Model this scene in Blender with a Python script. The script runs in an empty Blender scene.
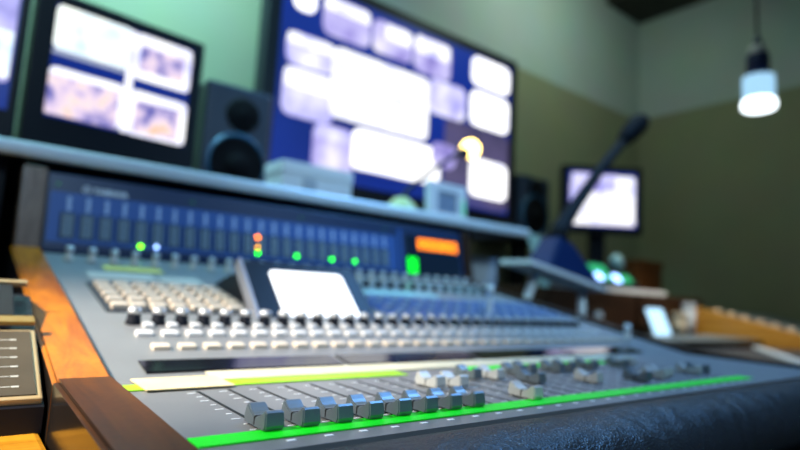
import bpy, bmesh, math, random
from mathutils import Matrix, Vector
random.seed(7)
PI = math.pi
S = bpy.context.scene
COL = S.collection
ZO = 0.80                     # console fader plane stands this far above the floor
FLOOR, CEIL, DESK = -0.80, 1.77, -0.045
SHELF_Y, SHELF_Z = 0.665, 0.247

# ------------------------------------------------------------------ materials
def mat(name, col, rough=0.5, metal=0.0, emit=None, es=0.0, noise=0.0, nscale=8.0, bump=0.0, bscale=60.0,
        coat=0.0, spec=0.5, stretch=(1, 1, 1)):
    m = bpy.data.materials.new(name); m.use_nodes = True
    nt = m.node_tree; b = nt.nodes['Principled BSDF']
    b.inputs['Roughness'].default_value = rough
    b.inputs['Metallic'].default_value = metal
    b.inputs['Coat Weight'].default_value = coat
    b.inputs['Specular IOR Level'].default_value = spec
    c = (*col, 1)
    b.inputs['Base Color'].default_value = c
    tc = nt.nodes.new('ShaderNodeTexCoord'); mp = nt.nodes.new('ShaderNodeMapping')
    nt.links.new(tc.outputs['Object'], mp.inputs['Vector']); mp.inputs['Scale'].default_value = stretch
    if noise:
        n = nt.nodes.new('ShaderNodeTexNoise'); n.inputs['Scale'].default_value = nscale; n.inputs['Detail'].default_value = 5
        nt.links.new(mp.outputs[0], n.inputs['Vector'])
        r = nt.nodes.new('ShaderNodeValToRGB')
        r.color_ramp.elements[0].position = 0.3; r.color_ramp.elements[1].position = 0.7
        r.color_ramp.elements[0].color = (*[v * (1 - noise) for v in col], 1)
        r.color_ramp.elements[1].color = (*[min(1, v * (1 + noise)) for v in col], 1)
        nt.links.new(n.outputs['Fac'], r.inputs['Fac']); nt.links.new(r.outputs['Color'], b.inputs['Base Color'])
    if bump:
        n = nt.nodes.new('ShaderNodeTexNoise'); n.inputs['Scale'].default_value = bscale; n.inputs['Detail'].default_value = 6
        nt.links.new(mp.outputs[0], n.inputs['Vector'])
        bp = nt.nodes.new('ShaderNodeBump'); bp.inputs['Strength'].default_value = bump; bp.inputs['Distance'].default_value = 0.002
        nt.links.new(n.outputs['Fac'], bp.inputs['Height']); nt.links.new(bp.outputs['Normal'], b.inputs['Normal'])
    if emit:
        b.inputs['Emission Color'].default_value = (*emit, 1); b.inputs['Emission Strength'].default_value = es
    return m

def picture(name, cols, scale, es, detail=2.0):
    """a lit screen picture: blotches of several colours"""
    m = bpy.data.materials.new(name); m.use_nodes = True
    nt = m.node_tree; b = nt.nodes['Principled BSDF']
    b.inputs['Base Color'].default_value = (.01, .01, .012, 1); b.inputs['Roughness'].default_value = .3
    tc = nt.nodes.new('ShaderNodeTexCoord'); n = nt.nodes.new('ShaderNodeTexNoise')
    n.inputs['Scale'].default_value = scale; n.inputs['Detail'].default_value = detail
    nt.links.new(tc.outputs['Object'], n.inputs['Vector'])
    r = nt.nodes.new('ShaderNodeValToRGB'); e = r.color_ramp.elements
    while len(e) < len(cols): e.new(.5)
    for i, c in enumerate(cols):
        e[i].position = .3 + .4 * i / max(1, len(cols) - 1); e[i].color = (*c, 1)
    nt.links.new(n.outputs['Fac'], r.inputs['Fac'])
    nt.links.new(r.outputs['Color'], b.inputs['Emission Color']); b.inputs['Emission Strength'].default_value = es
    return m

def wood(name, dark, light, rough=.25, axis='Y', coat=.4, scale=1.0):
    m = bpy.data.materials.new(name); m.use_nodes = True
    nt = m.node_tree; b = nt.nodes['Principled BSDF']
    b.inputs['Specular IOR Level'].default_value = .18
    b.inputs['Roughness'].default_value = rough; b.inputs['Coat Weight'].default_value = coat * .3; b.inputs['Coat Roughness'].default_value = .15
    tc = nt.nodes.new('ShaderNodeTexCoord'); mp = nt.nodes.new('ShaderNodeMapping')
    s = {'X': (1.5, 22, 22), 'Y': (22, 1.5, 22), 'Z': (22, 22, 1.5)}[axis]
    mp.inputs['Scale'].default_value = [v * scale for v in s]
    nt.links.new(tc.outputs['Object'], mp.inputs['Vector'])
    n = nt.nodes.new('ShaderNodeTexNoise'); n.inputs['Scale'].default_value = 3; n.inputs['Detail'].default_value = 8; n.inputs['Distortion'].default_value = 1.2
    nt.links.new(mp.outputs[0], n.inputs['Vector'])
    n2 = nt.nodes.new('ShaderNodeTexNoise'); n2.inputs['Scale'].default_value = 250 * scale; n2.inputs['Detail'].default_value = 3
    nt.links.new(tc.outputs['Object'], n2.inputs['Vector'])
    mx = nt.nodes.new('ShaderNodeMath'); mx.operation = 'MULTIPLY_ADD'; mx.inputs[1].default_value = .25; mx.inputs[2].default_value = -.12
    nt.links.new(n2.outputs['Fac'], mx.inputs[0])
    ad = nt.nodes.new('ShaderNodeMath'); ad.operation = 'ADD'
    nt.links.new(n.outputs['Fac'], ad.inputs[0]); nt.links.new(mx.outputs[0], ad.inputs[1])
    r = nt.nodes.new('ShaderNodeValToRGB'); r.color_ramp.elements[0].position = .3; r.color_ramp.elements[1].position = .7
    r.color_ramp.elements[0].color = (*dark, 1); r.color_ramp.elements[1].color = (*light, 1)
    nt.links.new(ad.outputs[0], r.inputs['Fac']); nt.links.new(r.outputs['Color'], b.inputs['Base Color'])
    return m

M = {}
M['panel'] = mat('grey console panel', (.215, .22, .225), .42, .2, noise=.05, nscale=30, bump=.05, bscale=900)
M['panel_dark'] = mat('dark blue bridge panel', (.012, .030, .085), .38)
M['bridge_blue'] = mat('blue print', (.03, .10, .33), .5)
M['bridge_text'] = mat('pale blue print', (.62, .76, .95), .6)
M['meter_glass'] = mat('meter window', (.012, .022, .038), .2)
M['meter_bar'] = mat('meter bar grey', (.16, .22, .27), .5)
M['slot'] = mat('black slot', (.004, .005, .007), .6)
M['white_ink'] = mat('white ink', (.9, .92, .94), .6)
M['cheek'] = wood('grey brown wood', (.16, .10, .07), (.27, .18, .13), .3, 'Z')
M['gloss_black'] = mat('glossy black window', (.006, .006, .008), .08)
M['cap'] = mat('fader cap grey', (.14, .18, .21), .30, .25, bump=.03, bscale=700)
M['cap_line'] = mat('black index line', (.004, .004, .005), .6)
M['cap_pale'] = mat('pale fader cap', (.45, .48, .48), .35, .0)
M['key_cream'] = mat('cream key', (.60, .52, .42), .45)
M['key_white'] = mat('white key', (.66, .66, .66), .4)
M['key_dark'] = mat('dark key bed', (.012, .018, .03), .5)
M['key_blue'] = mat('grey blue key', (.20, .28, .42), .45)
M['knob'] = mat('black knob', (.006, .008, .014), .7, spec=.12)
M['knob_top'] = mat('pale knob cap', (.62, .64, .66), .3, .3)
M['green_tape'] = mat('green tape', (.002, .85, .005), .5, noise=.06, nscale=40)
M['yellow_tape'] = mat('yellow green tape', (.33, .68, .01), .5, noise=.06, nscale=40)
M['masking'] = mat('cream masking tape', (.62, .57, .40), .6, noise=.12, nscale=25, bump=.2, bscale=300)
M['masking_highlit'] = mat('highlit masking tape', (.80, .64, .34), .6, noise=.10, nscale=30, bump=.2, bscale=300)  # cream tape with a warm white highlight put into its colour
M['label_yellow'] = mat('yellow label', (.65, .55, .13), .6, noise=.15, nscale=60)
M['label_pale'] = mat('pale label', (.45, .45, .40), .6, noise=.08, nscale=60)
M['label_aqua'] = mat('pale aqua label', (.38, .58, .58), .6, noise=.1, nscale=60)
M['wood_orange'] = wood('orange stained wood', (.24, .052, .0008), (.58, .18, .0012), .3)
M['wood_brown'] = wood('dark brown wood', (.040, .013, .001), (.125, .040, .003), .38)  # browner and darker than the upper side panel piece
M['wood_amber'] = wood('amber desk wood', (.35, .14, .008), (.62, .28, .02), .3, 'X')
M['wood_rail'] = wood('honey wood', (.40, .17, .02), (.62, .30, .05), .4, 'Y')
M['mic_navy'] = mat('navy microphone base', (.003, .018, .085), .5, spec=.25)
M['wood_box'] = wood('dark walnut', (.022, .010, .005), (.045, .02, .01), .45, 'X')
M['wood_chest'] = wood('red brown wood', (.10, .03, .006), (.17, .055, .012), .45, 'X')
M['leather'] = None
M['black'] = mat('black plastic', (.005, .006, .010), .45, spec=.25, bump=.05, bscale=400)
M['black_gloss'] = mat('black gloss', (.004, .005, .008), .15)
M['navy'] = mat('navy plastic', (.005, .013, .050), .45, spec=.3)
M['spk'] = mat('speaker cabinet', (.010, .022, .045), .4, bump=.05, bscale=300)
M['cone'] = mat('speaker cone', (.003, .003, .004), .8, spec=.1)
M['rim'] = mat('speaker rim', (.03, .09, .16), .25, .3)
M['alu'] = mat('brushed aluminium', (.72, .80, .84), .35, .25, bump=.03, bscale=200)
M['trim_grey'] = mat('grey trim', (.24, .26, .31), .4, .2)
M['chrome'] = mat('chrome', (.85, .87, .9), .12, 1.0)
M['shelf'] = mat('dark shelf board', (.02, .025, .035), .5, noise=.2)
M['white'] = mat('white plastic', (.75, .78, .80), .45)
M['paper'] = mat('white card', (.72, .74, .74), .7, noise=.05)
M['paper_grey'] = mat('pale grey card', (.42, .46, .50), .7, noise=.05)
M['pic_grey'] = mat('grey print', (.22, .28, .38), .5, noise=.3, nscale=20)
M['lamp_green'] = mat('pale green enamel', (.45, .52, .25), .35)
M['grey_box'] = mat('grey keypad face', (.065, .052, .034), .6, spec=.2, noise=.1, nscale=50, bump=.05, bscale=500)
M['beige_edge'] = mat('beige trim', (.42, .31, .16), .35, .2)
M['box_black'] = mat('smooth black', (.012, .010, .009), .18)
M['gold'] = mat('gold trim', (.30, .19, .05), .4, .4)
M['rubber'] = mat('rubber', (.004, .005, .007), .8, spec=.2)
M['desk_grey'] = mat('grey deck', (.10, .125, .135), .5, noise=.1, nscale=10)
M['desk_dark'] = mat('dark desk laminate', (.012, .017, .026), .45, noise=.2, nscale=6)
M['clutter'] = mat('beige plastic', (.42, .34, .24), .6, noise=.2)
M['aqua'] = mat('pale aqua plastic', (.35, .55, .56), .5)
def led(n, c, s): return mat(n, (.02, .02, .02), .4, emit=c, es=s)
M['led_green'] = led('lit green', (.02, 1, .0), 7.0)
M['led_lime'] = led('lit lime', (.16, 1, .0), 9.0)
M['led_amber'] = led('lit amber', (1, .42, .0), 8.0)
M['led_orange'] = led('lit orange', (1, .20, .0), 9.0)
M['led_blue'] = led('lit pale blue', (.3, .5, 1), 5.0)
M['led_dim'] = led('dim green', (.05, .5, .05), .5)
M['digits_orange'] = led('lit orange digits', (1, .23, .0), 4.5)
M['digits_green'] = led('lit green digits', (.0, 1, .02), 2.5)
M['screen_white'] = led('white lit display', (.93, .97, 1.0), 2.2)
M['tv_blue'] = picture('deep blue screen', [(.002, .012, .14), (.003, .02, .24), (.006, .035, .30)], 2.0, 1.0)
M['tv_mauve'] = picture('mauve screen', [(.045, .04, .10), (.09, .075, .17), (.06, .06, .20)], 5.0, 1.0)
M['tile_white'] = picture('white picture', [(.42, .42, .90), (.85, .86, 1.0), (1, 1, 1), (1, 1, 1)], 9.0, 1.25)
M['tile_bright'] = picture('bright white picture', [(.80, .82, 1.0), (1, 1, 1), (1, 1, 1)], 6.0, 1.7)
M['tile_lav'] = picture('lavender picture', [(.20, .16, .52), (.42, .37, .82), (.66, .62, .98), (.95, .90, 1)], 9.0, .95, 3)
M['tile_pale'] = picture('pale lavender picture', [(.28, .27, .75), (.62, .60, .98), (.95, .95, 1)], 9.0, 1.1, 3)
M['tile_street'] = picture('violet picture', [(.05, .06, .35), (.32, .28, .60), (.75, .60, .82), (.95, .78, .80), (1, .55, .35)], 26.0, 1.0, 3)
M['tile_sky'] = picture('pale sky picture', [(.35, .55, .85), (.70, .85, .95), (.90, .97, .95), (.95, 1, .85)], 14.0, 1.25, 3)
M['bar_grey'] = led('grey caption bar', (.42, .48, .62), .9)
M['bulb_warm'] = led('warm bulb', (1, .72, .18), 9.0)
M['lamp_white'] = led('white lamp disc', (.85, .95, 1), 3.0)
M['lamp_ring'] = led('lit frosted ring', (.40, .72, 1), .9)
M['phone'] = led('lit pale blue screen', (.45, .75, 1), 1.6)
M['green_panel'] = led('lit green keys', (.01, .55, .20), .9)

def leather():
    m = bpy.data.materials.new('wrinkled black leather'); m.use_nodes = True
    nt = m.node_tree; b = nt.nodes['Principled BSDF']
    b.inputs['Base Color'].default_value = (.022, .024, .028, 1); b.inputs['Roughness'].default_value = .38; b.inputs['Specular IOR Level'].default_value = .35
    tc = nt.nodes.new('ShaderNodeTexCoord')
    v = nt.nodes.new('ShaderNodeTexVoronoi'); v.inputs['Scale'].default_value = 520; v.feature = 'DISTANCE_TO_EDGE'
    n = nt.nodes.new('ShaderNodeTexNoise'); n.inputs['Scale'].default_value = 60; n.inputs['Detail'].default_value = 8; n.inputs['Distortion'].default_value = 1.5
    w = nt.nodes.new('ShaderNodeTexWave'); w.inputs['Scale'].default_value = 16; w.inputs['Distortion'].default_value = 9; w.inputs['Detail'].default_value = 4
    mp = nt.nodes.new('ShaderNodeMapping'); mp.inputs['Rotation'].default_value = (0, 0, .9)
    nt.links.new(tc.outputs['Object'], mp.inputs['Vector']); nt.links.new(mp.outputs[0], w.inputs['Vector'])
    for x in (v, n): nt.links.new(tc.outputs['Object'], x.inputs['Vector'])
    a = nt.nodes.new('ShaderNodeMath'); a.operation = 'MULTIPLY_ADD'; a.inputs[1].default_value = 2.2
    nt.links.new(n.outputs['Fac'], a.inputs[0]); nt.links.new(v.outputs['Distance'], a.inputs[2])
    a2 = nt.nodes.new('ShaderNodeMath'); a2.operation = 'MULTIPLY_ADD'; a2.inputs[1].default_value = .8
    nt.links.new(w.outputs['Fac'], a2.inputs[0]); nt.links.new(a.outputs[0], a2.inputs[2])
    bp = nt.nodes.new('ShaderNodeBump'); bp.inputs['Strength'].default_value = .42; bp.inputs['Distance'].default_value = .0014
    nt.links.new(a2.outputs[0], bp.inputs['Height']); nt.links.new(bp.outputs['Normal'], b.inputs['Normal'])
    return m
M['leather'] = leather()

def wallmat(name, low, high, zsplit):
    m = bpy.data.materials.new(name); m.use_nodes = True
    nt = m.node_tree; b = nt.nodes['Principled BSDF']; b.inputs['Roughness'].default_value = .8
    tc = nt.nodes.new('ShaderNodeTexCoord'); n = nt.nodes.new('ShaderNodeTexNoise'); n.inputs['Scale'].default_value = 5; n.inputs['Detail'].default_value = 6
    nt.links.new(tc.outputs['Object'], n.inputs['Vector'])
    sx = nt.nodes.new('ShaderNodeSeparateXYZ'); geo = nt.nodes.new('ShaderNodeNewGeometry')
    nt.links.new(geo.outputs['Position'], sx.inputs[0])
    gt = nt.nodes.new('ShaderNodeMath'); gt.operation = 'GREATER_THAN'; gt.inputs[1].default_value = zsplit
    nt.links.new(sx.outputs['Z'], gt.inputs[0])
    mix = nt.nodes.new('ShaderNodeMix'); mix.data_type = 'RGBA'
    mix.inputs[6].default_value = (*low, 1); mix.inputs[7].default_value = (*high, 1)
    nt.links.new(gt.outputs[0], mix.inputs[0])
    mul = nt.nodes.new('ShaderNodeMix'); mul.data_type = 'RGBA'; mul.blend_type = 'MULTIPLY'; mul.inputs[0].default_value = .25
    nt.links.new(mix.outputs[2], mul.inputs[6]); nt.links.new(n.outputs['Color'], mul.inputs[7])
    nt.links.new(mul.outputs[2], b.inputs['Base Color'])
    return m
M['wall'] = wallmat('two tone painted wall', (.28, .28, .16), (.46, .52, .46), ZO + 1.145)
M['ceiling'] = mat('dark brown ceiling', (.035, .03, .022), .8, noise=.2)
M['floor'] = mat('dark carpet', (.02, .022, .025), .95, noise=.3, nscale=80)

# ------------------------------------------------------------------ mesh building
class MB:
    def __init__(s): s.bm = bmesh.new()
    def _fin(s, verts, mi, mtx, smooth=False):
        fs = {f for v in verts for f in v.link_faces}
        for f in fs: f.material_index = mi; f.smooth = smooth
        if mtx is not None: bmesh.ops.transform(s.bm, matrix=mtx, verts=list({v for f in fs for v in f.verts}))
    def box(s, a, b, mi=0, mtx=None, bev=0.0, seg=2):
        r = bmesh.ops.create_cube(s.bm, size=1.0); vs = r['verts']
        for v in vs:
            v.co = Vector([a[i] + (b[i] - a[i]) * (v.co[i] + .5) for i in range(3)])
        if bev:
            es = list({e for v in vs for e in v.link_edges})
            bb = bmesh.ops.bevel(s.bm, geom=es, offset=bev, segments=seg, profile=.6, affect='EDGES')
            vs = list({v for f in bb['faces'] for v in f.verts} | {v for v in vs if v.is_valid})
        s._fin(vs, mi, mtx)
        return s
    def cyl(s, c, r, h, mi=0, mtx=None, r2=None, seg=20, axis='Z'):
        q = bmesh.ops.create_cone(s.bm, cap_ends=True, segments=seg, radius1=r, radius2=r if r2 is None else r2, depth=h)
        A = Matrix.Translation(c)
        if axis == 'Y': A = A @ Matrix.Rotation(PI / 2, 4, 'X')
        if axis == 'X': A = A @ Matrix.Rotation(PI / 2, 4, 'Y')
        A = A @ Matrix.Translation((0, 0, h / 2)) if axis == 'Z' else A
        fs = {f for v in q['verts'] for f in v.link_faces}
        for f in fs: f.material_index = mi; f.smooth = len(f.verts) == 4
        bmesh.ops.transform(s.bm, matrix=(mtx @ A) if mtx is not None else A, verts=q['verts'])
        return s
    def lathe(s, prof, mi=0, mtx=None, seg=28, mis=None):
        rings = []
        for (r, z) in prof:
            rings.append([s.bm.verts.new((r * math.cos(2 * PI * k / seg), r * math.sin(2 * PI * k / seg), z)) for k in range(seg)])
        fs = []
        for i in range(len(rings) - 1):
            for k in range(seg):
                f = s.bm.faces.new((rings[i][k], rings[i][(k + 1) % seg], rings[i + 1][(k + 1) % seg], rings[i + 1][k]))
                f.material_index = mis[i] if mis else mi; f.smooth = True; fs.append(f)
        for ring, rev in ((rings[0], True), (rings[-1], False)):
            f = s.bm.faces.new(list(reversed(ring)) if rev else ring); f.material_index = mi if not mis else mis[0 if rev else -1]
        if mtx is not None: bmesh.ops.transform(s.bm, matrix=mtx, verts=[v for r in rings for v in r])
        return s
    def prism(s, poly, x0, x1, mi=0, mtx=None, smooth=False):
        """poly in (y, z), extruded along x"""
        A = [s.bm.verts.new((x0, y, z)) for y, z in poly]; B = [s.bm.verts.new((x1, y, z)) for y, z in poly]
        n = len(poly); fs = [s.bm.faces.new(list(reversed(A))), s.bm.faces.new(B)]
        for i in range(n):
            f = s.bm.faces.new((A[i], A[(i + 1) % n], B[(i + 1) % n], B[i])); f.smooth = smooth; fs.append(f)
        for f in fs: f.material_index = mi
        bmesh.ops.recalc_face_normals(s.bm, faces=fs)
        if mtx is not None: bmesh.ops.transform(s.bm, matrix=mtx, verts=A + B)
        return s
    def tube(s, pts, r, mi=0, seg=10, radii=None):
        pts = [Vector(p) for p in pts]; rings = []
        for i, p in enumerate(pts):
            t = (pts[min(i + 1, len(pts) - 1)] - pts[max(i - 1, 0)]).normalized()
            u = t.cross(Vector((0, 1, 0.01))).normalized(); w = t.cross(u)
            rr = radii[i] if radii else r
            rings.append([s.bm.verts.new(p + (u * math.cos(2 * PI * k / seg) + w * math.sin(2 * PI * k / seg)) * rr) for k in range(seg)])
        fs = []
        for i in range(len(rings) - 1):
            for k in range(seg):
                f = s.bm.faces.new((rings[i][k], rings[i][(k + 1) % seg], rings[i + 1][(k + 1) % seg], rings[i + 1][k])); f.smooth = True; fs.append(f)
        fs.append(s.bm.faces.new(list(reversed(rings[0])))); fs.append(s.bm.faces.new(rings[-1]))
        for f in fs: f.material_index = mi
        bmesh.ops.recalc_face_normals(s.bm, faces=fs)
        return s
    def rrect(s, x0, x1, y0, y1, z0, z1, rad, mi=0, mtx=None):
        """a thin slab with rounded corners, in x-y, from z0 to z1"""
        rad = min(rad, (x1 - x0) / 2.01, (y1 - y0) / 2.01); P = []
        for cx, cy, a in ((x1 - rad, y1 - rad, 0), (x0 + rad, y1 - rad, 90), (x0 + rad, y0 + rad, 180), (x1 - rad, y0 + rad, 270)):
            for k in range(5):
                t = math.radians(a + 22.5 * k); P.append((cx + rad * math.cos(t), cy + rad * math.sin(t)))
        A = [s.bm.verts.new((x, y, z0)) for x, y in P]; B = [s.bm.verts.new((x, y, z1)) for x, y in P]
        fs = [s.bm.faces.new(list(reversed(A))), s.bm.faces.new(B)]; n = len(P)
        for i in range(n): fs.append(s.bm.faces.new((A[i], A[(i + 1) % n], B[(i + 1) % n], B[i])))
        for f in fs: f.material_index = mi
        if mtx is not None: bmesh.ops.transform(s.bm, matrix=mtx, verts=A + B)
        return s
    def build(s, name, mats, parent=None, label=None):
        mats = mats if isinstance(mats, (list, tuple)) else [mats]
        P = Vector(parent['_o']) if parent else Vector((0, 0, 0))
        vs = s.bm.verts
        lo = [min(v.co[i] for v in vs) for i in range(3)]; hi = [max(v.co[i] for v in vs) for i in range(3)]
        o = Vector(((lo[0] + hi[0]) / 2, (lo[1] + hi[1]) / 2, lo[2]))
        for v in vs: v.co -= o
        me = bpy.data.meshes.new(name); s.bm.to_mesh(me); s.bm.free()
        for m in mats: me.materials.append(M[m] if isinstance(m, str) else m)
        ob = bpy.data.objects.new(name, me); COL.objects.link(ob)
        ob.location = o - P; ob['_o'] = list(o)
        if parent: ob.parent = parent
        if label: ob['label'] = label
        return ob

def thing(name, label, cat, loc, group=None):
    o = bpy.data.objects.new(name, None); COL.objects.link(o); o.location = loc; o['_o'] = list(loc)
    o.empty_display_size = .02
    return tag(o, label, cat, group)
def tag(o, label, cat, group=None, kind=None):
    o['label'] = label; o['category'] = cat
    if group: o['group'] = group
    if kind: o['kind'] = kind
    return o
def struct(o): o['kind'] = 'structure'; return o
def again(src, dx, parent=None, name=None):
    """copy a part (and its sub-parts), moved by dx"""
    c = src.copy(); COL.objects.link(c); c.location = src.location + Vector(dx)
    c.parent = parent or src.parent; c['_o'] = list(Vector(src['_o']) + Vector(dx))
    for ch in [k for k in COL.objects if k.parent == src]:
        d = ch.copy(); COL.objects.link(d); d.parent = c
    return c

# ------------------------------------------------------------------ the room
WY, WX, LX, BY = 1.42, 2.90, -2.2, -2.4
struct(MB().box((LX, BY, FLOOR - .1), (WX, WY, FLOOR)).build('floor', 'floor'))
struct(MB().box((LX, BY, CEIL), (WX, WY, CEIL + .1)).build('ceiling', 'ceiling'))
struct(MB().box((LX, WY, FLOOR), (WX, WY + .1, CEIL)).build('wall_back', 'wall'))
struct(MB().box((WX, BY, FLOOR), (WX + .1, WY, CEIL)).build('wall_right', 'wall'))
struct(MB().box((LX - .1, BY, FLOOR), (LX, WY, CEIL)).build('wall_left', 'wall'))

# ------------------------------------------------------------------ desk
KD = -.024
dk = thing('mixing_desk', 'long dark desk carrying the mixing console and everything around it', 'desk', (.9, .5, FLOOR))
MB().box((-.9, -.06, DESK - .035), (2.75, 1.30, DESK), bev=.003).build('desk_top', 'desk_dark', dk)
for x in (-.86, .9, 2.66):
    for y in (.0, 1.22):
        MB().box((x, y, FLOOR), (x + .05, y + .05, DESK - .034)).build('leg', 'black', dk)

tag(MB().box((-.55, -.055, DESK), (-.0765, .60, KD), bev=.003).build('wooden_board', 'wood_amber'), 'amber wooden board lying on the desk beside the console, under the control box', 'board')

# ------------------------------------------------------------------ the mixing console
A1, A2, A3 = .015, .200, .201
VB, L2, HB = .162, .480, .113
XL, XR = -.040, .745
MF = Matrix.Rotation(A1, 4, 'X')
bend = Vector((0, VB * math.cos(A1), VB * math.sin(A1)))
MU = Matrix.Translation(bend) @ Matrix.Rotation(A2, 4, 'X')
top = MU @ Vector((0, L2, 0))
MBR = Matrix.Translation(top) @ Matrix.Rotation(PI / 2 - A3, 4, 'X')
con = thing('mixing_console', 'large grey mixing console with wooden side panels, faders in front and a blue meter bridge', 'mixing console', (.35, .3, DESK))

# body under the panels
b = MB()
b.prism([(-.014, -.03), (-.014, -.0030), (bend.y, bend.z - .003), (top.y, top.z - .003), (top.y + .02, top.z - .003), (top.y + .02, -.03)], XL, XR)
b.build('chassis', 'black', con)
for x in (.0, .68):
    for y in (.03, .6):
        MB().cyl((x, y, DESK), .014, .0155).build('foot', 'rubber', con)

# fader panel, with its slots and printed marks
NF = 27; P = .020
p = MB(); p.box((XL, -.014, -.003), (XR, VB, 0), 0, MF)
for i in range(NF):
    p.box((i * P - .0009, .006, -.0004), (i * P + .0009, .1175, .0003), 1, MF)
    p.box((i * P - .0005, -.0045, -.0004), (i * P + .0040, -.0025, .0003), 2, MF)
    for k in range(9):
        v = .020 + k * .0115
        w = .0048 if k % 2 == 0 else .003
        p.box((i * P - .003 - w, v, -.0004), (i * P - .003, v + .0008, .00025), 2, MF)
p.build('fader_panel', ['panel', 'slot', 'white_ink'], con)

def cap_profile():
    pr = [(-.0112, .0014), (-.0122, .0034), (-.0112, .0094), (-.0100, .0102)]
    for k in range(9):                                   # concave finger scoop
        t = -1 + 2 * k / 8; pr.append((t * .0090, .0060 + .0041 * t * t))
    pr += [(.0100, .0102), (.0110, .0096), (.0124, .0040), (.0116, .0014)]
    return pr
def cap(mi=('cap', 'cap_line')):
    f = MB(); f.prism(cap_profile(), -.0052, .0052)
    bmesh.ops.bevel(f.bm, geom=[e for e in f.bm.edges if len({round(v.co.x, 4) for v in e.verts}) == 1 and e.calc_length() < .02], offset=.0007, segments=2, affect='EDGES')
    for v in f.bm.verts:                                 # sides draw in towards the top and the ends
        v.co.x *= 1 - .10 * max(0, (v.co.z - .004) / .008)
    f.box((-.0012, -.004, -.003), (.0012, .004, .0019), 1)
    return f
fd = [.0125] * 8 + [.070, .066, .0135, .090, .083, .056, .092, .096, .041, .094, .095, .029, .096, .033, .038, .096, .098, .037, .037]
pale = {8, 9, 10, 12, 16, 21, 22, 24, 25}  # paler caps; several have white glints put into their colour
def make_fader(i, v, body):
    f = cap(); bmesh.ops.transform(f.bm, matrix=MF @ Matrix.Translation((i * P, v + .0097, 0)), verts=f.bm.verts)
    o = f.build('fader_knob', [body, 'cap_line'], con)
    l = MB(); pr = [(-.0007, .0070), (.0007, .0070), (.0007, .0076), (-.0007, .0076)]
    T = MF @ Matrix.Translation((i * P, v + .0097, 0))
    l.box((-.0047, -.0005, .0055), (.0047, .0005, .0062), 0, T)
    for sx in (-1, 1): l.box((sx * .0052 - .0001, -.0005, .0018), (sx * .0052 + .0001, .0005, .0058), 0, T)
    l.build('index_line', 'cap_line', o)
    return o
k0 = make_fader(0, fd[0], 'cap'); kp = make_fader(8, fd[8], 'cap_pale')
cs, sn = math.cos(A1), math.sin(A1)
for i in range(1, NF):
    if i == 8: continue
    src, j = (kp, 8) if i in pale else (k0, 0)
    again(src, ((i - j) * P, (fd[i] - fd[j]) * cs, (fd[i] - fd[j]) * sn))
kp['label'] = 'pale fader knob'

# tapes on the fader panel
def strip(name, m, x0, x1, v0, v1, F=MF, h=.0007, z=.0002, label=None, parent=None):
    return MB().box((x0, v0, z), (x1, v1, z + h), 0, F).build(name, m, parent or con, label)
strip('green_tape', 'green_tape', XL + .001, .545, .0008, .0155, label='bright green tape along the fader bottoms')
strip('green_tape', 'yellow_tape', XL + .001, .004, .128, .146, label='yellow green tape beside the wood')
strip('green_tape', 'yellow_tape', .020, .178, .1275, .1465, label='yellow green tape')
strip('green_tape', 'green_tape', .25, .31, .130, .146)
strip('green_tape', 'green_tape', .345, .48, .1275, .146)
strip('masking_tape', 'masking', .024, .57, .1475, .1610, z=.0006)
strip('masking_tape', 'masking_highlit', -.029, .026, .1215, .1608, z=.0012, label='short masking tape lapping over the green, warm highlight in its colour')

strip('masking_tape', 'masking', .024, .55, .0006, .0105, MU)
# upper control panel with the long window groove
p = MB(); p.box((XL, 0, -.003), (XR, L2, 0), 0, MU)
p.build('control_panel', 'panel', con)
for g in range(4):
    x0 = -.016 + g * .166
    MB().box((x0, .012, .0001), (x0 + .160, .037, .0016), 0, MU, bev=.0005).build('channel_window', 'gloss_black', con)
# channel keys: two rows
EP = .0206
def key(name, m, x, w, sx, sy, h=.0035):
    return MB().box((x - sx / 2, w - sy / 2, -.0005), (x + sx / 2, w + sy / 2, h), 0, MU, bev=.0009).build(name, m, con)
def ud(dx, dw): return (dx, dw * math.cos(A2), dw * math.sin(A2))
kw = key('channel_key', 'key_white', .003, .103, .013, .0095); kc = key('channel_key', 'key_cream', .007, .067, .013, .0095)
for i in range(1, 33):
    again(kw, ud(i * EP, 0)); again(kc, ud(i * EP, 0))
# encoder row
def encoder(name, x, w, r=.0058, h=.0135):
    T = MU @ Matrix.Translation((x, w, 0))
    o = MB().lathe([(r * 1.15, 0), (r * 1.15, .002), (r, .003), (r * .9, h - .0012), (r * .7, h)], 0, T, 20).build(name, 'knob', con)
    MB().lathe([(r * .98, h - .0035), (r * .98, h + .0002), (r * .6, h + .001)], 0, T, 20).build('knob_cap', 'knob_top', o)
    MB().box((-r * .12, -r * .98, h - .0015), (r * .12, -r * .3, h + .0016), 0, T).build('pointer', 'cap_line', o)
    return o
e0 = encoder('encoder_knob', .002, .1385)
for i in range(1, 33): again(e0, ud(i * EP, 0))
kb = key('select_key', 'key_white', .012, .128, .0085, .0085)
for i in range(1, 33):
    again(kb, ud(i * EP, 0))
# key matrix left of the display, and right of it
MB().box((-.013, .176, .0001), (.128, .300, .0012), 0, MU).build('key_bed', 'key_dark', con)
MB().box((.325, .176, .0001), (.720, .300, .0012), 0, MU).build('key_bed', 'bridge_blue', con)
mk = key('matrix_key', 'key_cream', .0, .190, .014, .012, .006)
for r_ in range(5):
    for c in range(7):
        if r_ or c: again(mk, ud(c * .0195 - .003 * (r_ == 0), r_ * .0235))
mk2 = key('matrix_key', 'key_blue', .342, .190, .013, .011, .006)
for r_ in range(4):
    for c in range(15):
        if r_ or c: again(mk2, ud(c * .0262, r_ * .027))
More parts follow.
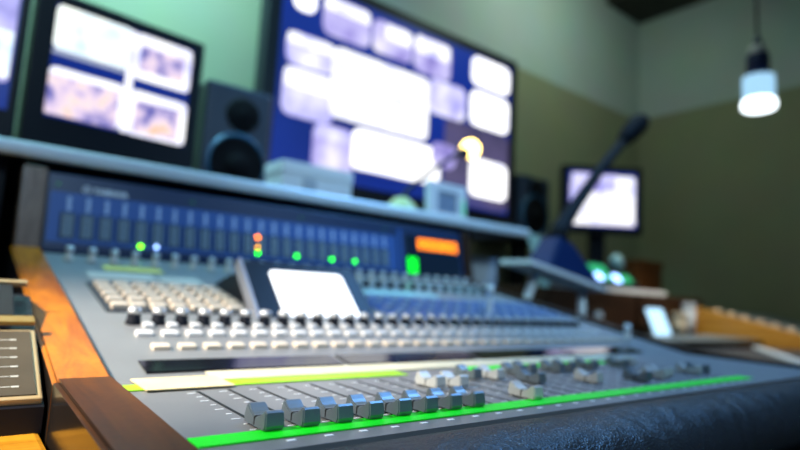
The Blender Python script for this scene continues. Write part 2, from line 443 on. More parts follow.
# a row of little toggles under the bridge
def tog(x, w):
    T = MU @ Matrix.Translation((x, w, 0))
    o = MB().lathe([(.0062, 0), (.0062, .003), (.0040, .0035), (.0038, .012)], 0, T, 16).build('trim_knob', 'key_cream', con)
    MB().lathe([(.0045, .012), (.0052, .014), (.0048, .0175), (.002, .0185)], 0, T, 16).build('knob_cap', 'knob_top', o)
    return o
t0 = tog(-.014, .430)
for i in range(1, 28): again(t0, ud(i * .0262, 0))
strip('label_strip', 'label_yellow', .020, .090, .376, .408, MU, label='yellow paper label strip')
strip('label_strip', 'label_pale', -.004, .070, .325, .362, MU, label='pale label strip')
strip('label_strip', 'label_pale', .075, .125, .318, .355, MU)
strip('label_strip', 'label_aqua', .545, .715, .395, .410, MU, label='pale aqua label strip')
strip('label_strip', 'label_aqua', .36, .53, .315, .345, MU)
c2 = encoder('function_knob', .36, .375, .005, .016)
for i in range(1, 15): again(c2, ud(i * .0255, 0))

# raised display
TD = Matrix.Translation((0, .326, .0365)) @ Matrix.Rotation(math.radians(44), 4, 'X')
dh = MB()
dh.box((.134, -.012, -.012), (.290, .088, 0), 0, TD, bev=.003)
dh.prism([(.335, .012), (.333, .034), (.382, .083), (.43, .08), (.50, .062)], .138, .286)
h = dh.build('display_housing', 'black', con)
MB().box((.130, -.014, -.013), (.1345, .090, .002), 0, TD, bev=.001).build('side_trim', 'trim_grey', h)
MB().rrect(.1635, .264, .001, .073, .0002, .0012, .006, 0, TD).build('display_screen', 'screen_white', h)

# meter bridge
br = MB()
br.box((XL, 0, -.024), (XR, HB, 0), 0, MBR, bev=.002)
bridge = br.build('meter_bridge', 'panel_dark', con)
MB().box((XL + .004, .015, 0), (.560, .086, .0008), 0, MBR).build('blue_field', 'bridge_blue', bridge)
MB().box((XL, -.001, 0), (XR, .006, .006), 0, MBR, bev=.001).build('bridge_lip', 'navy', bridge)
MP = .0236
def meter(x):
    o = MB()
    o.box((x - .0095, .021, .0007), (x + .0095, .057, .0016), 0, MBR)
    for dx in (-.0010,):
        o.box((x - .0066, .0225, .0014), (x - .0006, .0555, .0022), 1, MBR)
        o.box((x + .0006, .0225, .0014), (x + .0066, .0555, .0022), 1, MBR)
    for k in range(5):
        o.box((x - .0025, .061 + k * .0042, .0007), (x + .0025, .0635 + k * .0042, .0012), 2, MBR)
    return o.build('meter', ['meter_glass', 'meter_bar', 'bridge_text'], bridge)
m0 = meter(-.0125)
for i in range(1, 24): again(m0, (i * MP, 0, 0))
def dot(x, hh, m, r=.0028, name='indicator_light', label=None):
    MB().lathe([(r, .0020), (r * .9, .0034), (r * .4, .0040)], 0, MBR @ Matrix.Translation((x, hh, 0)), 14).build(name, m, bridge, label)
dot(.0821, .0185, 'led_lime', label='lit lime green light'); dot(.1043, .0195, 'led_blue', label='lit pale blue light')
dot(.2639, .0515, 'led_orange', label='lit orange light'); dot(.2639, .0345, 'led_amber', .0020); dot(.2639, .0245, 'led_green', .0028, label='lit green light')
for x in (.3361, .4071, .4573): dot(x, .0255, 'led_green', label='lit green light')
for x in (-.0277, .155, .346, .533): dot(x, .0965, 'led_dim', .0014)
# master display of the bridge
MB().box((.585, .010, 0), (.735, .094, .0014), 0, MBR, bev=.001).build('master_window', 'meter_glass', bridge)
MB().box((.566, .008, 0), (.574, .102, .0025), 0, MBR).build('divider', 'bridge_blue', bridge)
dg = MB()
for k in range(7):                                        # a row of seven segment figures
    x = .6185 + k * .0162
    for (a, c, d, e) in ((0, .0115, 0, .002), (0, .0115, .0095, .0115), (0, .0115, .019, .021), (0, .002, 0, .021), (.0095, .0115, 0, .021)):
        dg.box((x + a, .066 + d, .0014), (x + c, .066 + e, .002), 0, MBR)
dg.build('numeric_readout', 'digits_orange', bridge, 'lit orange number readout')
dg = MB()
for k in range(2):
    x = .588 + k * .0125
    for (a, c, d, e) in ((0, .010, 0, .003), (0, .010, .014, .017), (0, .010, .028, .031), (0, .003, 0, .031), (.007, .010, 0, .031)):
        dg.box((x + a, .014 + d, .0014), (x + c, .014 + e, .002), 0, MBR)
dg.build('numeric_readout', 'digits_green', bridge, 'lit green number readout')
# maker's lettering and round emblem
cu = bpy.data.curves.new('lettering', 'FONT'); cu.body = 'YAMAHA'; cu.size = .0125; cu.extrude = .0003; cu.offset = .00035; cu.space_character = 1.12
cu.materials.append(M['white_ink'])
tmp = bpy.data.objects.new('lettering', cu); COL.objects.link(tmp)
lm = bpy.data.meshes.new_from_object(tmp.evaluated_get(bpy.context.evaluated_depsgraph_get()))
bpy.data.objects.remove(tmp); bpy.data.curves.remove(cu)
lm.transform(MBR @ Matrix.Translation((.0155, .0890, .0006)) @ Matrix.Diagonal((.82, 1, 1, 1)))
lb = MB(); lb.bm.from_mesh(lm); bpy.data.meshes.remove(lm)
lb.build('brand_lettering', 'white_ink', bridge)
em = MB(); T = MBR @ Matrix.Translation((.0075, .0935, 0))
for k in range(20):
    a = 2 * PI * k / 20; em.box((-.0009, .0047, .0001), (.0009, .0056, .0008), 0, T @ Matrix.Rotation(a, 4, 'Z'))
for k in range(3):
    R_ = T @ Matrix.Rotation(2 * PI * k / 3, 4, 'Z')
    em.box((-.0003, -.001, .0001), (.0003, .0048, .0008), 0, R_)
    for s in (-1, 1): em.box((s * .0008 - .0002, .0020, .0001), (s * .0008 + .0002, .0048, .0008), 0, R_)
em.build('brand_emblem', 'white_ink', bridge)

# wooden side panels
def blacken(o, sx):
    # the outer cheeks are smooth black, only the top shows wood
    for f in o.bm.faces:
        f.normal_update()
        if f.normal.x * sx > .8: f.material_index = 1
def side(x0, x1, sx, wa, wb):
    lo = MB(); lo.prism([(-.060, -.040), (-.060, -.010), (-.050, -.002), (-.036, .002), (bend.y - .010, bend.z + .0055), (bend.y - .010, -.040)], x0, x1)
    bmesh.ops.bevel(lo.bm, geom=[e for e in lo.bm.edges if abs(e.verts[0].co.x - e.verts[1].co.x) < 1e-5 and max(v.co.z for v in e.verts) > -.02 and min(v.co.z for v in e.verts) > -.02], offset=.0025, segments=4, affect='EDGES')
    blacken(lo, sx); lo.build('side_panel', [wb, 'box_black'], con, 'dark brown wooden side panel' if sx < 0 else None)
    tp = MU @ Vector((0, L2 + .004, .006)); bp = MU @ Vector((0, -.0075, .0055))
    u = MB(); u.prism([(bp.y, -.040), (bp.y, bp.z), (tp.y, tp.z), (tp.y + .05, tp.z), (tp.y + .05, -.040)], x0, x1)
    bmesh.ops.bevel(u.bm, geom=[e for e in u.bm.edges if abs(e.verts[0].co.x - e.verts[1].co.x) < 1e-5 and min(v.co.z for v in e.verts) > -.02], offset=.0025, segments=4, affect='EDGES')
    blacken(u, sx); u.build('side_panel', [wa, 'box_black'], con, 'orange stained wooden side panel' if sx < 0 else None)
    k = MB(); k.box((x0 + .003, .0, -.028), (x1 - .001, HB + .003, .006), 0, MBR, bev=.004, seg=3)
    k.build('bridge_cheek', 'cheek' if sx < 0 else 'wood_box', con, 'brown wooden cheek of the meter bridge')
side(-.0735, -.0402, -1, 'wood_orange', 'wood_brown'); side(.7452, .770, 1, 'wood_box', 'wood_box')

# padded leather armrest along the front
ar = MB()
sec = [(-.0142, -.006), (-.0150, -.0035), (-.020, -.0008), (-.030, .0004), (-.045, -.0002), (-.060, -.0024), (-.073, -.0065), (-.083, -.0125), (-.090, -.0200), (-.092, -.030), (-.088, -.040), (-.0142, -.040)]
sec = [(y if y > -.021 else -.02 + (y + .02) * .78, z) for y, z in sec]
n = 60; rows = []
for k in range(n + 1):
    x = -.0400 + (.800) * k / n
    rows.append([ar.bm.verts.new((x, y, z + (.0006 * math.sin(x * 40 + y * 90) if -.08 < y < -.02 else 0))) for y, z in sec])
for k in range(n):
    for j in range(len(sec)):
        f = ar.bm.faces.new((rows[k][j], rows[k + 1][j], rows[k + 1][(j + 1) % len(sec)], rows[k][(j + 1) % len(sec)])); f.smooth = True
ar.bm.faces.new(rows[0]); ar.bm.faces.new(list(reversed(rows[-1])))
bmesh.ops.recalc_face_normals(ar.bm, faces=ar.bm.faces)
ar.build('armrest', 'leather', con, 'black wrinkled leather armrest')

# two upright sticks standing on the console
def stick(u, w, h, label):
    q = MU @ Vector((u, w, 0)); o = thing('marker_pen', label, 'pen', q)
    MB().lathe([(.0048, .0), (.0052, .004), (.0052, h * .6), (.0050, h * .62)], 0, Matrix.Translation(q), 16).build('barrel', 'white', o)
    MB().lathe([(.0055, h * .6), (.0055, h * .95), (.003, h)], 0, Matrix.Translation(q), 16).build('cap', 'alu', o)
stick(.52, .195, .048, 'white marker pen standing upright on the console below the orange readout')
stick(.69, .064, .026, 'short pale stub standing on the far right end of the console')

# ------------------------------------------------------------------ keypad box at the left edge
KD = -.024
kx = thing('keypad_unit', 'small control box with a sloping printed face and beige trim beside the orange wood', 'control box', (-.19, .24, KD))
TK = Matrix.Translation((0, .160, -.005)) @ Matrix.Rotation(.4, 4, 'X')
MB().prism([(.158, KD), (.158, -.009), (.245, .0275), (.305, .050), (.36, .050), (.36, KD)], -.30, -.0758).build('case', 'black', kx)
MB().box((-.298, .000, -.004), (-.0768, .086, .0008), 0, TK, bev=.0012).build('trim_frame', 'beige_edge', kx)
f = MB(); f.box((-.294, .0035, .0), (-.0800, .0825, .0016), 0, TK)
for k in range(6):
    y = .012 + k * .0115
    f.box((-.125, y, .0015), (-.093, y + .0006, .0018), 1, TK)
    f.box((-.0925, y - .0004, .0015), (-.0885, y + .0011, .0018), 1, TK)
    f.box((-.150, y, .0015), (-.130, y + .0014, .0018), 1, TK)
f.build('printed_face', ['grey_box', 'label_pale'], kx)
MB().box((-.298, .090, .0015), (-.0768, .100, .005), 0, TK, bev=.001).build('trim_bar', 'gold', kx)
MB().box((-.298, .102, .0015), (-.0890, .155, .0045), 0, TK, bev=.001).build('display_window', 'cap_line', kx)
MB().box((-.298, .157, .0015), (-.0790, .161, .006), 0, TK, bev=.001).build('trim_bar', 'beige_edge', kx)

# ------------------------------------------------------------------ raised shelf behind the console
sh = thing('monitor_shelf', 'long raised shelf behind the meter bridge with a pale metal front edge, carrying the screens', 'shelf', (.0, 1.0, DESK))
MB().box((-1.2, SHELF_Y + .0165, SHELF_Z - .020), (1.000, 1.38, SHELF_Z - .001)).build('shelf_board', 'shelf', sh)
MB().box((-1.2, SHELF_Y, SHELF_Z - .021), (1.004, SHELF_Y + .0165, SHELF_Z), bev=.0075, seg=4).build('front_edge', 'alu', sh)
MB().box((-1.2, 1.372, DESK), (1.000, 1.392, SHELF_Z - .02)).build('back_board', 'black', sh)
for x in (-.112, .800):
    MB().box((x, .70, DESK), (x + .026, .73, SHELF_Z - .02)).build('post', 'black', sh)

# ------------------------------------------------------------------ screens on the shelf
def screen(name, label, cat, T, w, h, tiles, base='tv_blue', bez=.02, foot=None, depth=.045, group=None):
    """T: frame at the lower left corner of the outer front; x right, z up, y away"""
    o = thing(name, label, cat, T @ Vector((w / 2, 0, 0)), group)
    MB().box((0, 0, 0), (w, depth, h), 0, T, bev=.004).build('casing', 'black', o)
    MB().box((w * .2, depth - .002, h * .15), (w * .8, depth + .05, h * .8), 0, T, bev=.01).build('rear_cover', 'black', o)
    F = T @ Matrix.Rotation(PI / 2, 4, 'X')
    bl, brt, bb, bt = bez if isinstance(bez, tuple) else (bez,) * 4
    sx, sz = w - bl - brt, h - bb - bt
    mats = [base]; s = MB()
    s.box((bl, bb, .0002), (w - brt, h - bt, .0012), 0, F)
    for ti, q in enumerate(tiles):
        for j, (x0, z0, x1, z1, m) in enumerate(q):
            if m not in mats: mats.append(m)
            r = .05 * min(sx, sz) if j == 0 else .015 * min(sx, sz)
            s.rrect(bl + x0 * sx, bl + x1 * sx, bb + z0 * sz, bb + z1 * sz, .0008, .0016 + .00025 * ti + .0006 * j, r, mats.index(m), F)
    s.build('screen', mats, o)
    if foot: foot(o, T, w)
    return o
def flat_foot(wd, dp, up):
    def f(o, T, w):
        MB().box((w / 2 - .03, .045, -up + .006), (w / 2 + .03, .085, .12), 0, T, bev=.004).build('neck', 'black', o)
        MB().box((w / 2 - wd / 2, -.03, -up), (w / 2 + wd / 2, dp, -up + .012), 0, T, bev=.004).build('foot', 'black_gloss', o)
    return f
# the big television
TX0, TX1, TZ0, TZ1 = .488, 1.562, .352, 1.020
bz = .040; tw, th = TX1 - TX0 - 2 * bz, TZ1 - TZ0 - 2 * bz
def tl(x0, z1, x1, z0, m): return ((x0 - TX0 - bz) / tw, max(.0, (z0 - TZ0 - bz) / th), min(1, (x1 - TX0 - bz) / tw), min(1, (z1 - TZ0 - bz) / th), m)
tv_tiles = [
    [tl(1.18, .70, 1.524, .40, 'tv_mauve')],
    [tl(.560, .975, .638, .882, 'tile_bright')],
    [tl(.662, .965, .838, .840, 'tile_lav'), tl(.668, .960, .832, .920, 'tile_white')],
    [tl(.846, .955, 1.014, .842, 'tile_lav'), tl(.90, .95, 1.008, .900, 'tile_white')],
    [tl(1.022, .962, 1.195, .830, 'tile_lav'), tl(1.028, .957, 1.188, .900, 'tile_white')],
    [tl(.549, .812, .712, .712, 'tile_pale'), tl(.553, .808, .708, .775, 'tile_white')],
    [tl(.547, .705, .720, .560, 'tile_pale'), tl(.551, .700, .716, .645, 'tile_white')],
    [tl(.705, .812, 1.100, .590, 'tile_white')],
    [tl(1.097, .825, 1.276, .700, 'tile_pale')],
    [tl(1.303, .972, 1.512, .862, 'tile_bright')],
    [tl(1.303, .840, 1.512, .705, 'tile_bright')],
    [tl(.657, .560, .800, .415, 'tile_lav'), tl(.662, .555, .795, .515, 'tile_pale')],
    [tl(.794, .575, 1.162, .445, 'tile_bright')],
    [tl(1.120, .600, 1.235, .515, 'tile_lav')],
    [tl(1.312, .580, 1.512, .440, 'tile_bright')],
]
screen('television', 'large wide television with a grid of bright camera pictures on a deep blue ground', 'television',
       Matrix.Translation((TX0, 1.20, TZ0)), TX1 - TX0, TZ1 - TZ0, tv_tiles, bez=bz, foot=flat_foot(.5, .14, TZ0 - SHELF_Z), depth=.06)
# four-picture monitor
TM = Matrix.Translation((-.060, .985, .280)) @ Matrix.Rotation(math.radians(7), 4, 'Z')
q_tiles = [
    [(.0, .60, .52, 1.0, 'tile_sky'), (.0, .555, .50, .59, 'bar_grey')],
    [(.545, .545, 1.0, .99, 'tile_white'), (.59, .63, .94, .88, 'tile_street')],
    [(.0, .02, .50, .44, 'tile_white'), (.0, .02, .47, .37, 'tile_street')],
    [(.50, .0, .555, .99, 'tile_white')],
    [(.545, .0, 1.0, .43, 'tile_white'), (.59, .03, .94, .34, 'tile_street')],
]
screen('monitor', 'square black monitor split into four bright camera pictures, left of the black loudspeaker', 'monitor',
       TM, .330, .333, q_tiles, bez=(.032, .028, .086, .026), foot=flat_foot(.26, .12, .280 - SHELF_Z))
screen('monitor', 'black monitor cut off by the left picture edge, showing a pale street picture', 'monitor',
       Matrix.Translation((-.400, .965, .280)), .330, .333, [[(.02, .20, .99, 1.0, 'tile_lav'), (.6, .24, .985, .6, 'tile_sky')]], bez=(.02, .016, .075, .02), foot=flat_foot(.24, .12, .280 - SHELF_Z))
# cable lying along the shelf in front of the monitors
pts = [(-.6 + .03 * k, .80 + .02 * math.sin(k * .9), SHELF_Z + .008 + .0 * k) for k in range(26)]
tag(MB().tube(pts, .008).build('cable', 'black'), 'thick black cable lying on the shelf under the left monitors', 'cable')

# loudspeakers
def speaker(label, T, w, h, d, group):
    o = thing('loudspeaker', label, 'loudspeaker', T @ Vector((w / 2, 0, 0)), group)
    MB().box((0, 0, 0), (w, d, h), 0, T, bev=.010, seg=3).build('cabinet', 'spk', o)
    F = T @ Matrix.Rotation(PI / 2, 4, 'X')
    c = Matrix.Translation((w * .52, h * .33, 0)); r = w * .40
    MB().lathe([(r * 1.14, -.001), (r * 1.14, .004), (r * 1.05, .007), (r, .003), (r, -.001)], 0, F @ c, 36).build('woofer_rim', 'rim', o)
    MB().lathe([(r * .99, .0005), (r * .97, .0055), (r * .82, .004), (r * .4, .0022), (r * .36, .006), (r * .15, .010)], 0, F @ c, 36).build('woofer', 'cone', o)
    c = Matrix.Translation((w * .55, h * .76, 0)); r = w * .17
    MB().lathe([(r * 1.5, -.001), (r * 1.5, .003), (r, .0015), (r * .6, .004), (r * .2, .007)], 0, F @ c, 28).build('tweeter', 'cone', o)
    for x in (.15, .75): MB().box((w * x, .02, -.0085), (w * x + .02, d - .02, .001), 0, T).build('foot', 'rubber', o)
    return o
speaker('black loudspeaker with a round woofer between the four-picture monitor and the television', Matrix.Translation((.283, 1.03, SHELF_Z + .008)), .165, .285, .17, 'studio loudspeakers')
# white box on the shelf
o = thing('paper_box', 'white paper box on the shelf in front of the television bottom left corner', 'box', (.45, .83, SHELF_Z))
MB().box((.372, .79, SHELF_Z), (.540, .87, SHELF_Z + .066), bev=.002).build('tray', 'paper', o)
MB().box((.370, .788, SHELF_Z + .055), (.542, .872, SHELF_Z + .080), bev=.002).build('lid', 'paper', o)
MB().box((.42, .7873, SHELF_Z + .012), (.45, .7903, SHELF_Z + .05)).build('label_patch', 'paper_grey', o)
# desk lamp
o = thing('desk_lamp', 'small desk lamp with a glowing warm bulb and a pale green base', 'lamp', (.69, .80, SHELF_Z))
MB().lathe([(.046, SHELF_Z), (.046, SHELF_Z + .012), (.034, SHELF_Z + .030), (.014, SHELF_Z + .048)], 0, Matrix.Translation((.69, .80, 0)), 28).build('base', 'lamp_green', o)
MB().tube([(.69, .80, SHELF_Z + .044), (.705, .80, .315), (.78, .80, .378), (.865, .80, .437), (.884, .80, .440)], .0055).build('arm', 'black', o)
TL = Matrix.Translation((.884, .80, .440)) @ Matrix.Rotation(math.radians(55), 4, 'Y')
MB().lathe([(.008, -.004), (.012, .004), (.016, .012)], 0, TL, 20).build('socket', 'black', o)
MB().lathe([(.010, .011), (.021, .020), (.026, .034), (.022, .048), (.009, .056)], 0, TL, 24).build('bulb', 'bulb_warm', o)
# white framed picture
o = thing('picture_frame', 'small white picture frame with a grey print below the warm lamp bulb', 'picture frame', (.79, .75, SHELF_Z))
T = Matrix.Translation((.733, .75, SHELF_Z)) @ Matrix.Rotation(-.05, 4, 'X')
fr = MB()
for a, c in (((0, 0, 0), (.125, .012, .022)), ((0, 0, .074), (.125, .012, .094)), ((0, 0, .0215), (.030, .012, .0745)), ((.095, 0, .0215), (.125, .012, .0745))): fr.box(a, c, 0, T)
fr.build('frame', 'white', o); MB().box((.029, .004, .021), (.096, .010, .075), 0, T).build('print', 'pic_grey', o)
MB().box((.112, -.001, .020), (.119, .0005, .06), 0, T).build('green_tab', 'green_panel', o)
MB().prism([(.012, 0), (.05, 0), (.012, .06)], .06, .066, 0, T).build('strut', 'white', o)

# ------------------------------------------------------------------ right of the console
# side stand carrying the second loudspeaker beside the television
TS = Matrix.Translation((1.60, 1.20, .335))
o = thing('equipment_stand', 'dark stand behind the microphone carrying the second loudspeaker', 'stand', (1.70, 1.27, DESK))
MB().box((1.585, 1.18, .305), (1.82, 1.37, .326), bev=.003).build('plate', 'black', o)
MB().box((1.66, 1.25, DESK), (1.72, 1.30, .306)).build('column', 'black', o)
MB().box((1.60, 1.19, DESK), (1.80, 1.295, DESK + .015)).build('foot', 'black', o)
speaker('navy loudspeaker standing to the right of the television', TS, .19, .235, .16, 'studio loudspeakers')

# document stand and gooseneck microphone
o = thing('document_stand', 'tilted pale board on a strut under the gooseneck microphone', 'stand', (.94, .58, DESK))
TB = Matrix.Translation((.80, .50, .143)) @ Matrix.Rotation(math.radians(9), 4, 'Y')
MB().box((0, 0, 0), (.285, .085, .011), 0, TB, bev=.002).build('board', 'paper', o)
MB().tube([(.875, .545, .131), (.835, .545, .05), (.805, .545, DESK + .012)], .010).build('strut', 'alu', o)
MB().tube([(1.05, .545, .103), (1.05, .545, DESK + .012)], .010).build('strut', 'alu', o)
MB().cyl((.805, .545, DESK), .022, .013).build('foot', 'black', o); MB().cyl((1.05, .545, DESK), .03, .013).build('foot', 'black', o)
g = thing('gooseneck_microphone', 'black gooseneck microphone on a navy wedge base leaning to the right', 'microphone', (.95, .57, .14))
T2 = TB @ Matrix.Translation((0, 0, .0112))
wb = MB()
a = [wb.bm.verts.new(T2 @ Vector(q)) for q in ((.070, .006, 0), (.275, .006, 0), (.275, .080, 0), (.070, .080, 0), (.110, .018, .080), (.160, .018, .076), (.160, .068, .076), (.110, .068, .080), (.27, .012, .012), (.27, .074, .012))]
for idx in ((3, 2, 1, 0), (4, 5, 6, 7), (0, 4, 7, 3), (5, 8, 9, 6), (8, 1, 2, 9), (0, 1, 8, 5, 4), (7, 6, 9, 2, 3)):
    wb.bm.faces.new([a[i] for i in idx])
bmesh.ops.recalc_face_normals(wb.bm, faces=wb.bm.faces)
bmesh.ops.bevel(wb.bm, geom=wb.bm.edges, offset=.004, segments=2, affect='EDGES')
wb.build('base', 'mic_navy', g)
j0 = T2 @ Vector((.135, .043, .074))
st = [tuple(j0), (.967, .552, .236), (1.045, .562, .308), (1.176, .58, .420), (1.33, .60, .540)]
MB().tube(st, .007, radii=[.024, .020, .016, .014, .014], seg=14).build('gooseneck', 'rubber', g)
MB().tube([(1.31, .598, .524), (1.335, .60, .545), (1.365, .60, .570), (1.40, .60, .598), (1.422, .60, .616), (1.436, .60, .627)], .02, radii=[.015, .023, .028, .030, .025, .012], seg=18).build('windscreen', 'rubber', g)

# low cabinet with the things standing on it
CX0, CX1, CY0, CY1, CZ = 1.24, 2.27, .80, 1.16, .112
o = thing('low_cabinet', 'low dark walnut cabinet on the desk behind the right end of the console', 'cabinet', (1.75, 1.0, DESK))
MB().box((CX0, CY0, DESK), (CX1, CY1, CZ), bev=.004).build('carcass', 'wood_box', o)
for x0, x1 in ((CX0 + .02, 1.74), (1.76, CX1 - .02)):
    d = MB().box((x0, CY0 - .010, DESK + .012), (x1, CY0 + .002, CZ - .012), bev=.002).build('drawer', 'wood_box', o)
    MB().cyl(((x0 + x1) / 2, CY0 - .016, .035), .010, .018, axis='Y').build('drawer_knob', 'alu', d)
tag(MB().box((1.50, .812, CZ), (2.00, .915, CZ + .016), 0, None, bev=.003).build('folder', 'paper'), 'white folder lying on the low cabinet under the green lit phone', 'folder')
# desk telephone with lit green keys
FZ = CZ + .016
o = thing('telephone', 'black desk telephone with lit green keys and two white lights', 'telephone', (1.70, .90, FZ))
TP = Matrix.Translation((1.565, .825, FZ + .002)) @ Matrix.Rotation(math.radians(46), 4, 'X')
MB().prism([(.825, FZ), (.825, FZ + .012), (.895, FZ + .086), (.912, FZ + .086), (.912, FZ)], 1.56, 1.83).build('body', 'black', o)
def pk(x0, x1, y0, y1, m, name):
    return MB().rrect(x0, x1, y0, y1, .010, .015, .006, 0, TP).build(name, m, o)
pk(.015, .105, .058, .092, 'green_panel', 'lit_key'); pk(.055, .10, .022, .050, 'green_panel', 'lit_key'); pk(.165, .225, .020, .052, 'green_panel', 'lit_key')
pk(.012, .044, .020, .050, 'led_blue', 'white_light'); pk(.115, .152, .018, .050, 'led_blue', 'white_light')
MB().tube([(1.76, .875, FZ + .085), (1.775, .885, FZ + .105), (1.80, .90, FZ + .11), (1.82, .905, FZ + .09)], .022, seg=14).build('handset', 'aqua', o)
o = thing('wooden_chest', 'red brown wooden chest standing right of the telephone', 'chest', (2.17, 1.02, CZ))
MB().box((2.06, .95, CZ), (2.24, 1.08, CZ + .12), bev=.003).build('carcass', 'wood_chest', o)
MB().box((2.055, .945, CZ + .12), (2.245, 1.085, CZ + .148), bev=.004).build('lid', 'wood_chest', o)
# monitor turned to the room, standing on the cabinet
TR = Matrix.Translation((1.762, 1.118, .352)) @ Matrix.Rotation(math.radians(-38), 4, 'Z')
screen('monitor', 'small monitor with one pale lobed picture behind the gooseneck microphone', 'monitor', TR, .325, .275,
       [[(.02, .02, .98, .80, 'tile_lav')], [(.04, .50, .42, .97, 'tile_pale')], [(.03, .03, .56, .62, 'tile_white')], [(.46, .40, .76, .95, 'tile_pale')], [(.50, .06, .97, .66, 'tile_white')], [(.70, .45, .98, .93, 'tile_white')]], bez=.026,
       foot=flat_foot(.20, .12, .345 - CZ))
# cup and sheet between microphone and monitor
o = thing('paper_cup', 'white cup right behind the microphone base', 'cup', (1.40, .86, CZ))
MB().lathe([(.030, CZ), (.041, CZ + .10), (.044, CZ + .105), (.040, CZ + .104), (.030, CZ + .01)], 0, Matrix.Translation((1.40, .86, 0)), 24).build('cup_wall', 'white', o)
o = thing('clipboard', 'pale aqua clipboard leaning on the cabinet behind the cup', 'clipboard', (1.50, .98, CZ))
T = Matrix.Translation((1.43, .96, CZ + .006)) @ Matrix.Rotation(math.radians(72), 4, 'X')
MB().box((0, 0, 0), (.15, .19, .006), 0, T).build('board', 'aqua', o)
MB().box((.05, .17, .005), (.10, .188, .014), 0, T, bev=.002).build('clip', 'chrome', o)
# lit phone leaning on the cabinet
o = thing('mobile_phone', 'mobile phone with a lit pale blue screen leaning on the front of the low cabinet', 'phone', (1.80, .76, DESK))
T = Matrix.Translation((1.715, .715, DESK + .004)) @ Matrix.Rotation(math.radians(68), 4, 'X')
MB().rrect(0, .125, 0, .118, 0, .009, .014, 0, T).build('body', 'black', o)
MB().rrect(.006, .119, .008, .110, .0088, .0098, .008, 0, T).build('screen', 'phone', o)
# sheaf of papers and a lime behind the bridge
o = thing('paper_stack', 'pale stack of cards on the desk under the shelf, right of the meter bridge', 'papers', (.95, .84, DESK))
MB().box((.90, .78, DESK), (1.01, .93, DESK + .22), bev=.003).build('cards', 'paper_grey', o)
tag(MB().lathe([(.004, DESK), (.022, DESK + .008), (.030, DESK + .03), (.022, DESK + .052), (.004, DESK + .06)], 0, Matrix.Translation((.93, .70, 0)), 20).build('ball', 'lamp_green'), 'pale green ball on the desk in front of the card stack', 'ball')

# second desk unit on the right
o = thing('second_console', 'low console at the far right with a honey coloured wooden side panel', 'mixing console', (2.3, .55, DESK))
MB().prism([(.22, DESK), (.22, -.035), (.73, .078), (.78, .078), (.78, DESK)], 2.06, 2.09).build('side_panel', 'wood_rail', o)
MB().prism([(.24, DESK), (.24, -.040), (.73, .066), (.775, .066), (.775, DESK)], 2.0905, 2.72).build('chassis', 'desk_grey', o)
for k in range(9):
    y = .30 + k * .047
    MB().cyl((2.105 + .006 * (k % 2), y, -.041 + (y - .24) * .216), .011, .024, r2=.009).build('knob', 'clutter', o)
o = thing('keyboard_deck', 'low grey deck lying on the desk in front of the low cabinet', 'control deck', (1.7, .55, DESK))
MB().box((1.36, .50, DESK), (2.04, .69, DESK + .022), bev=.004).build('case', 'box_black', o)
MB().box((1.375, .515, DESK + .0215), (2.03, .675, DESK + .026), bev=.001).build('top_plate', 'desk_grey', o)
T = Matrix.Translation((1.26, .12, DESK)) @ Matrix.Rotation(math.atan2(.235, .435), 4, 'Z')
tag(MB().box((0, 0, 0), (.72, .022, .010), 0, T, bev=.002).build('metal_rail', 'alu'), 'shiny metal bar lying on the desk at the right', 'bar')
for k, (x, y, r, hh, m, l) in enumerate(((1.94, .735, .026, .085, 'clutter', 'beige tub between the low cabinet and the honey wooden side panel, nearest the phone'),
                                        (2.008, .733, .022, .12, 'paper_grey', 'pale tub beside the beige tub at the honey wooden side panel'))):
    o = thing('tub', l, 'tub', (x, y, DESK), 'tubs by the second console')
    MB().lathe([(r * .85, DESK), (r, DESK + hh)], 0, Matrix.Translation((x, y, 0)), 20).build('body', m, o)
    MB().lathe([(r * 1.1, DESK + hh), (r * 1.1, DESK + hh + .012), (r * .9, DESK + hh + .015)], 0, Matrix.Translation((x, y, 0)), 20).build('lid', m, o)

# hanging lamp
PX, PY = 1.895, .45
o = thing('pendant_lamp', 'slim pendant lamp with a dark sleeve and a bright ribbed shade near the right wall', 'lamp', (PX, PY, .74))
T = Matrix.Translation((PX, PY, 0))
MB().lathe([(.030, CEIL - .03), (.045, CEIL - .002)], 0, T).build('ceiling_rose', 'black', o)
MB().cyl((PX, PY, .985), .004, CEIL - .03 - .985).build('cord', 'black', o)
MB().lathe([(.006, .995), (.012, .975), (.018, .955)], 0, T).build('cord_grip', 'navy', o)
MB().lathe([(.022, .925), (.027, .932), (.025, .950), (.016, .957)], 0, T).build('collar', 'label_pale', o)
MB().lathe([(.034, .850), (.034, .920), (.030, .926)], 0, T).build('sleeve', 'navy', o)
rb = MB()
for k in range(28):
    a = 2 * PI * k / 28
    rb.box((.0425, -.0028, .772), (.0465, .0028, .847), 0, T @ Matrix.Rotation(a, 4, 'Z'))
rb.lathe([(.043, .770), (.0432, .846), (.034, .851)], 0, T)
rb.build('shade', 'lamp_ring', o)
MB().lathe([(.046, .738), (.051, .744), (.051, .760), (.044, .770)], 0, T).build('rim', 'lamp_white', o)
MB().lathe([(.020, .7315), (.046, .7365), (.047, .7385)], 0, T).build('bulb_disc', 'lamp_white', o)
# ceiling trim where the two walls meet
struct(MB().box((2.55, .95, CEIL - .035), (2.898, 1.418, CEIL)).build('trim_1', 'ceiling'))

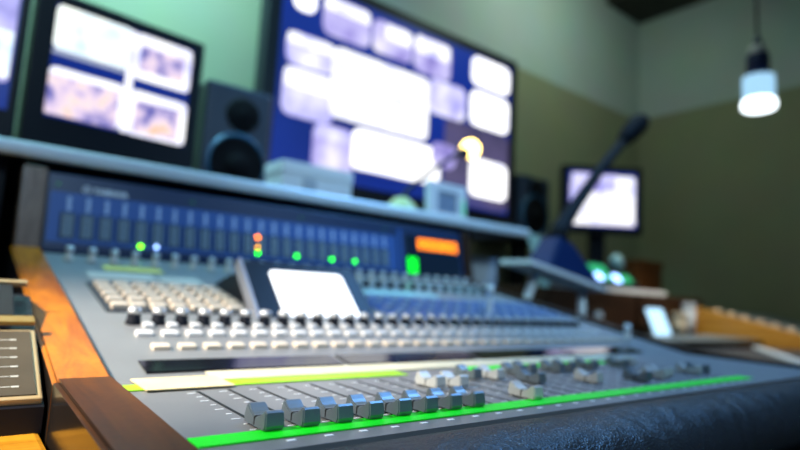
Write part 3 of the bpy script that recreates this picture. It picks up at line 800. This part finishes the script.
# ------------------------------------------------------------------ light
w = bpy.data.worlds.new('room'); S.world = w; w.use_nodes = True
w.node_tree.nodes['Background'].inputs[0].default_value = (.05, .18, .55, 1)
w.node_tree.nodes['Background'].inputs[1].default_value = .10
def area(name, loc, target, size, power, col, sy=None, spread=PI):
    l = bpy.data.lights.new(name, 'AREA'); l.energy = power; l.color = col; l.size = size; l.spread = spread
    if sy: l.shape = 'RECTANGLE'; l.size_y = sy
    o = bpy.data.objects.new(name, l); COL.objects.link(o); o.location = loc
    o.rotation_euler = (Vector(target) - Vector(loc)).to_track_quat('-Z', 'Y').to_euler(); return o
def spot(name, loc, target, power, col, ang, blend=.6, size=.08):
    l = bpy.data.lights.new(name, 'SPOT'); l.energy = power; l.color = col; l.spot_size = math.radians(ang); l.spot_blend = blend; l.shadow_soft_size = size
    o = bpy.data.objects.new(name, l); COL.objects.link(o); o.location = loc
    o.rotation_euler = (Vector(target) - Vector(loc)).to_track_quat('-Z', 'Y').to_euler(); return o
area('unseen_light_teal', (-.05, 1.00, 1.70), (.22, 1.42, .80), .4, 23, (.34, .84, 1), spread=math.radians(100))  # unseen light, put in for the teal falloff along the back wall
area('added_fill_corner', (1.75, .75, 1.74), (1.80, 1.42, 1.0), .35, 9, (.74, 1, .88))  # added fill, no fitting here; lifts the dark far corner
area('added_fill_cool', (1.25, .30, 1.45), (.62, .35, 0), .5, 5.5, (.13, .42, 1), spread=math.radians(90))  # added blue fill for the right half of the console
area('added_fill_front', (-.25, -1.3, 1.55), (.2, .3, .1), .5, 5.5, (.50, .76, 1), spread=math.radians(100))  # added weak fill from behind the camera for front faces
spot('unseen_spot_warm', (-1.12, .12, 1.0), (-.03, .23, .02), 330, (1, .89, .75), 21, 1.0)  # unseen warm key, put in to light the left end of the console
spot('added_spot_front', (.7, -1.3, 1.45), (.75, .72, .28), 50, (.56, .84, 1), 30, .7)  # added spot that brightens the shelf edge and the pale boxes
spot('pendant_beam', (PX, PY, .725), (PX, PY, -1), 30, (1, .92, .8), 96)

# ------------------------------------------------------------------ camera
cam = bpy.data.cameras.new('camera'); co = bpy.data.objects.new('camera', cam); COL.objects.link(co); S.camera = co
yaw, pit, rol = math.radians(38.148), math.radians(6.922), math.radians(3.131)
fw = Vector((math.sin(yaw) * math.cos(pit), math.cos(yaw) * math.cos(pit), math.sin(pit)))
r0 = Vector((math.cos(yaw), -math.sin(yaw), 0)); u0 = r0.cross(fw)
rr = r0 * math.cos(rol) + u0 * math.sin(rol); uu = -r0 * math.sin(rol) + u0 * math.cos(rol)
mt = Matrix((rr, uu, -fw)).transposed().to_4x4(); mt.translation = Vector((-.128, -.240, .069))
co.matrix_world = mt
cam.sensor_width = 36; cam.lens = 562.227 / 800 * 36; cam.clip_start = .01
cam.dof.use_dof = True; cam.dof.focus_distance = .297; cam.dof.aperture_fstop = 4.0

# lift everything onto the real floor level
for o in list(COL.objects):
    if o.parent is None: o.location.z += ZO
    if '_o' in o: del o['_o']
vs = S.view_settings; vs.view_transform = 'Standard'; vs.look = 'None'; vs.exposure = 0.18; vs.gamma = 1; vs.use_curve_mapping = False
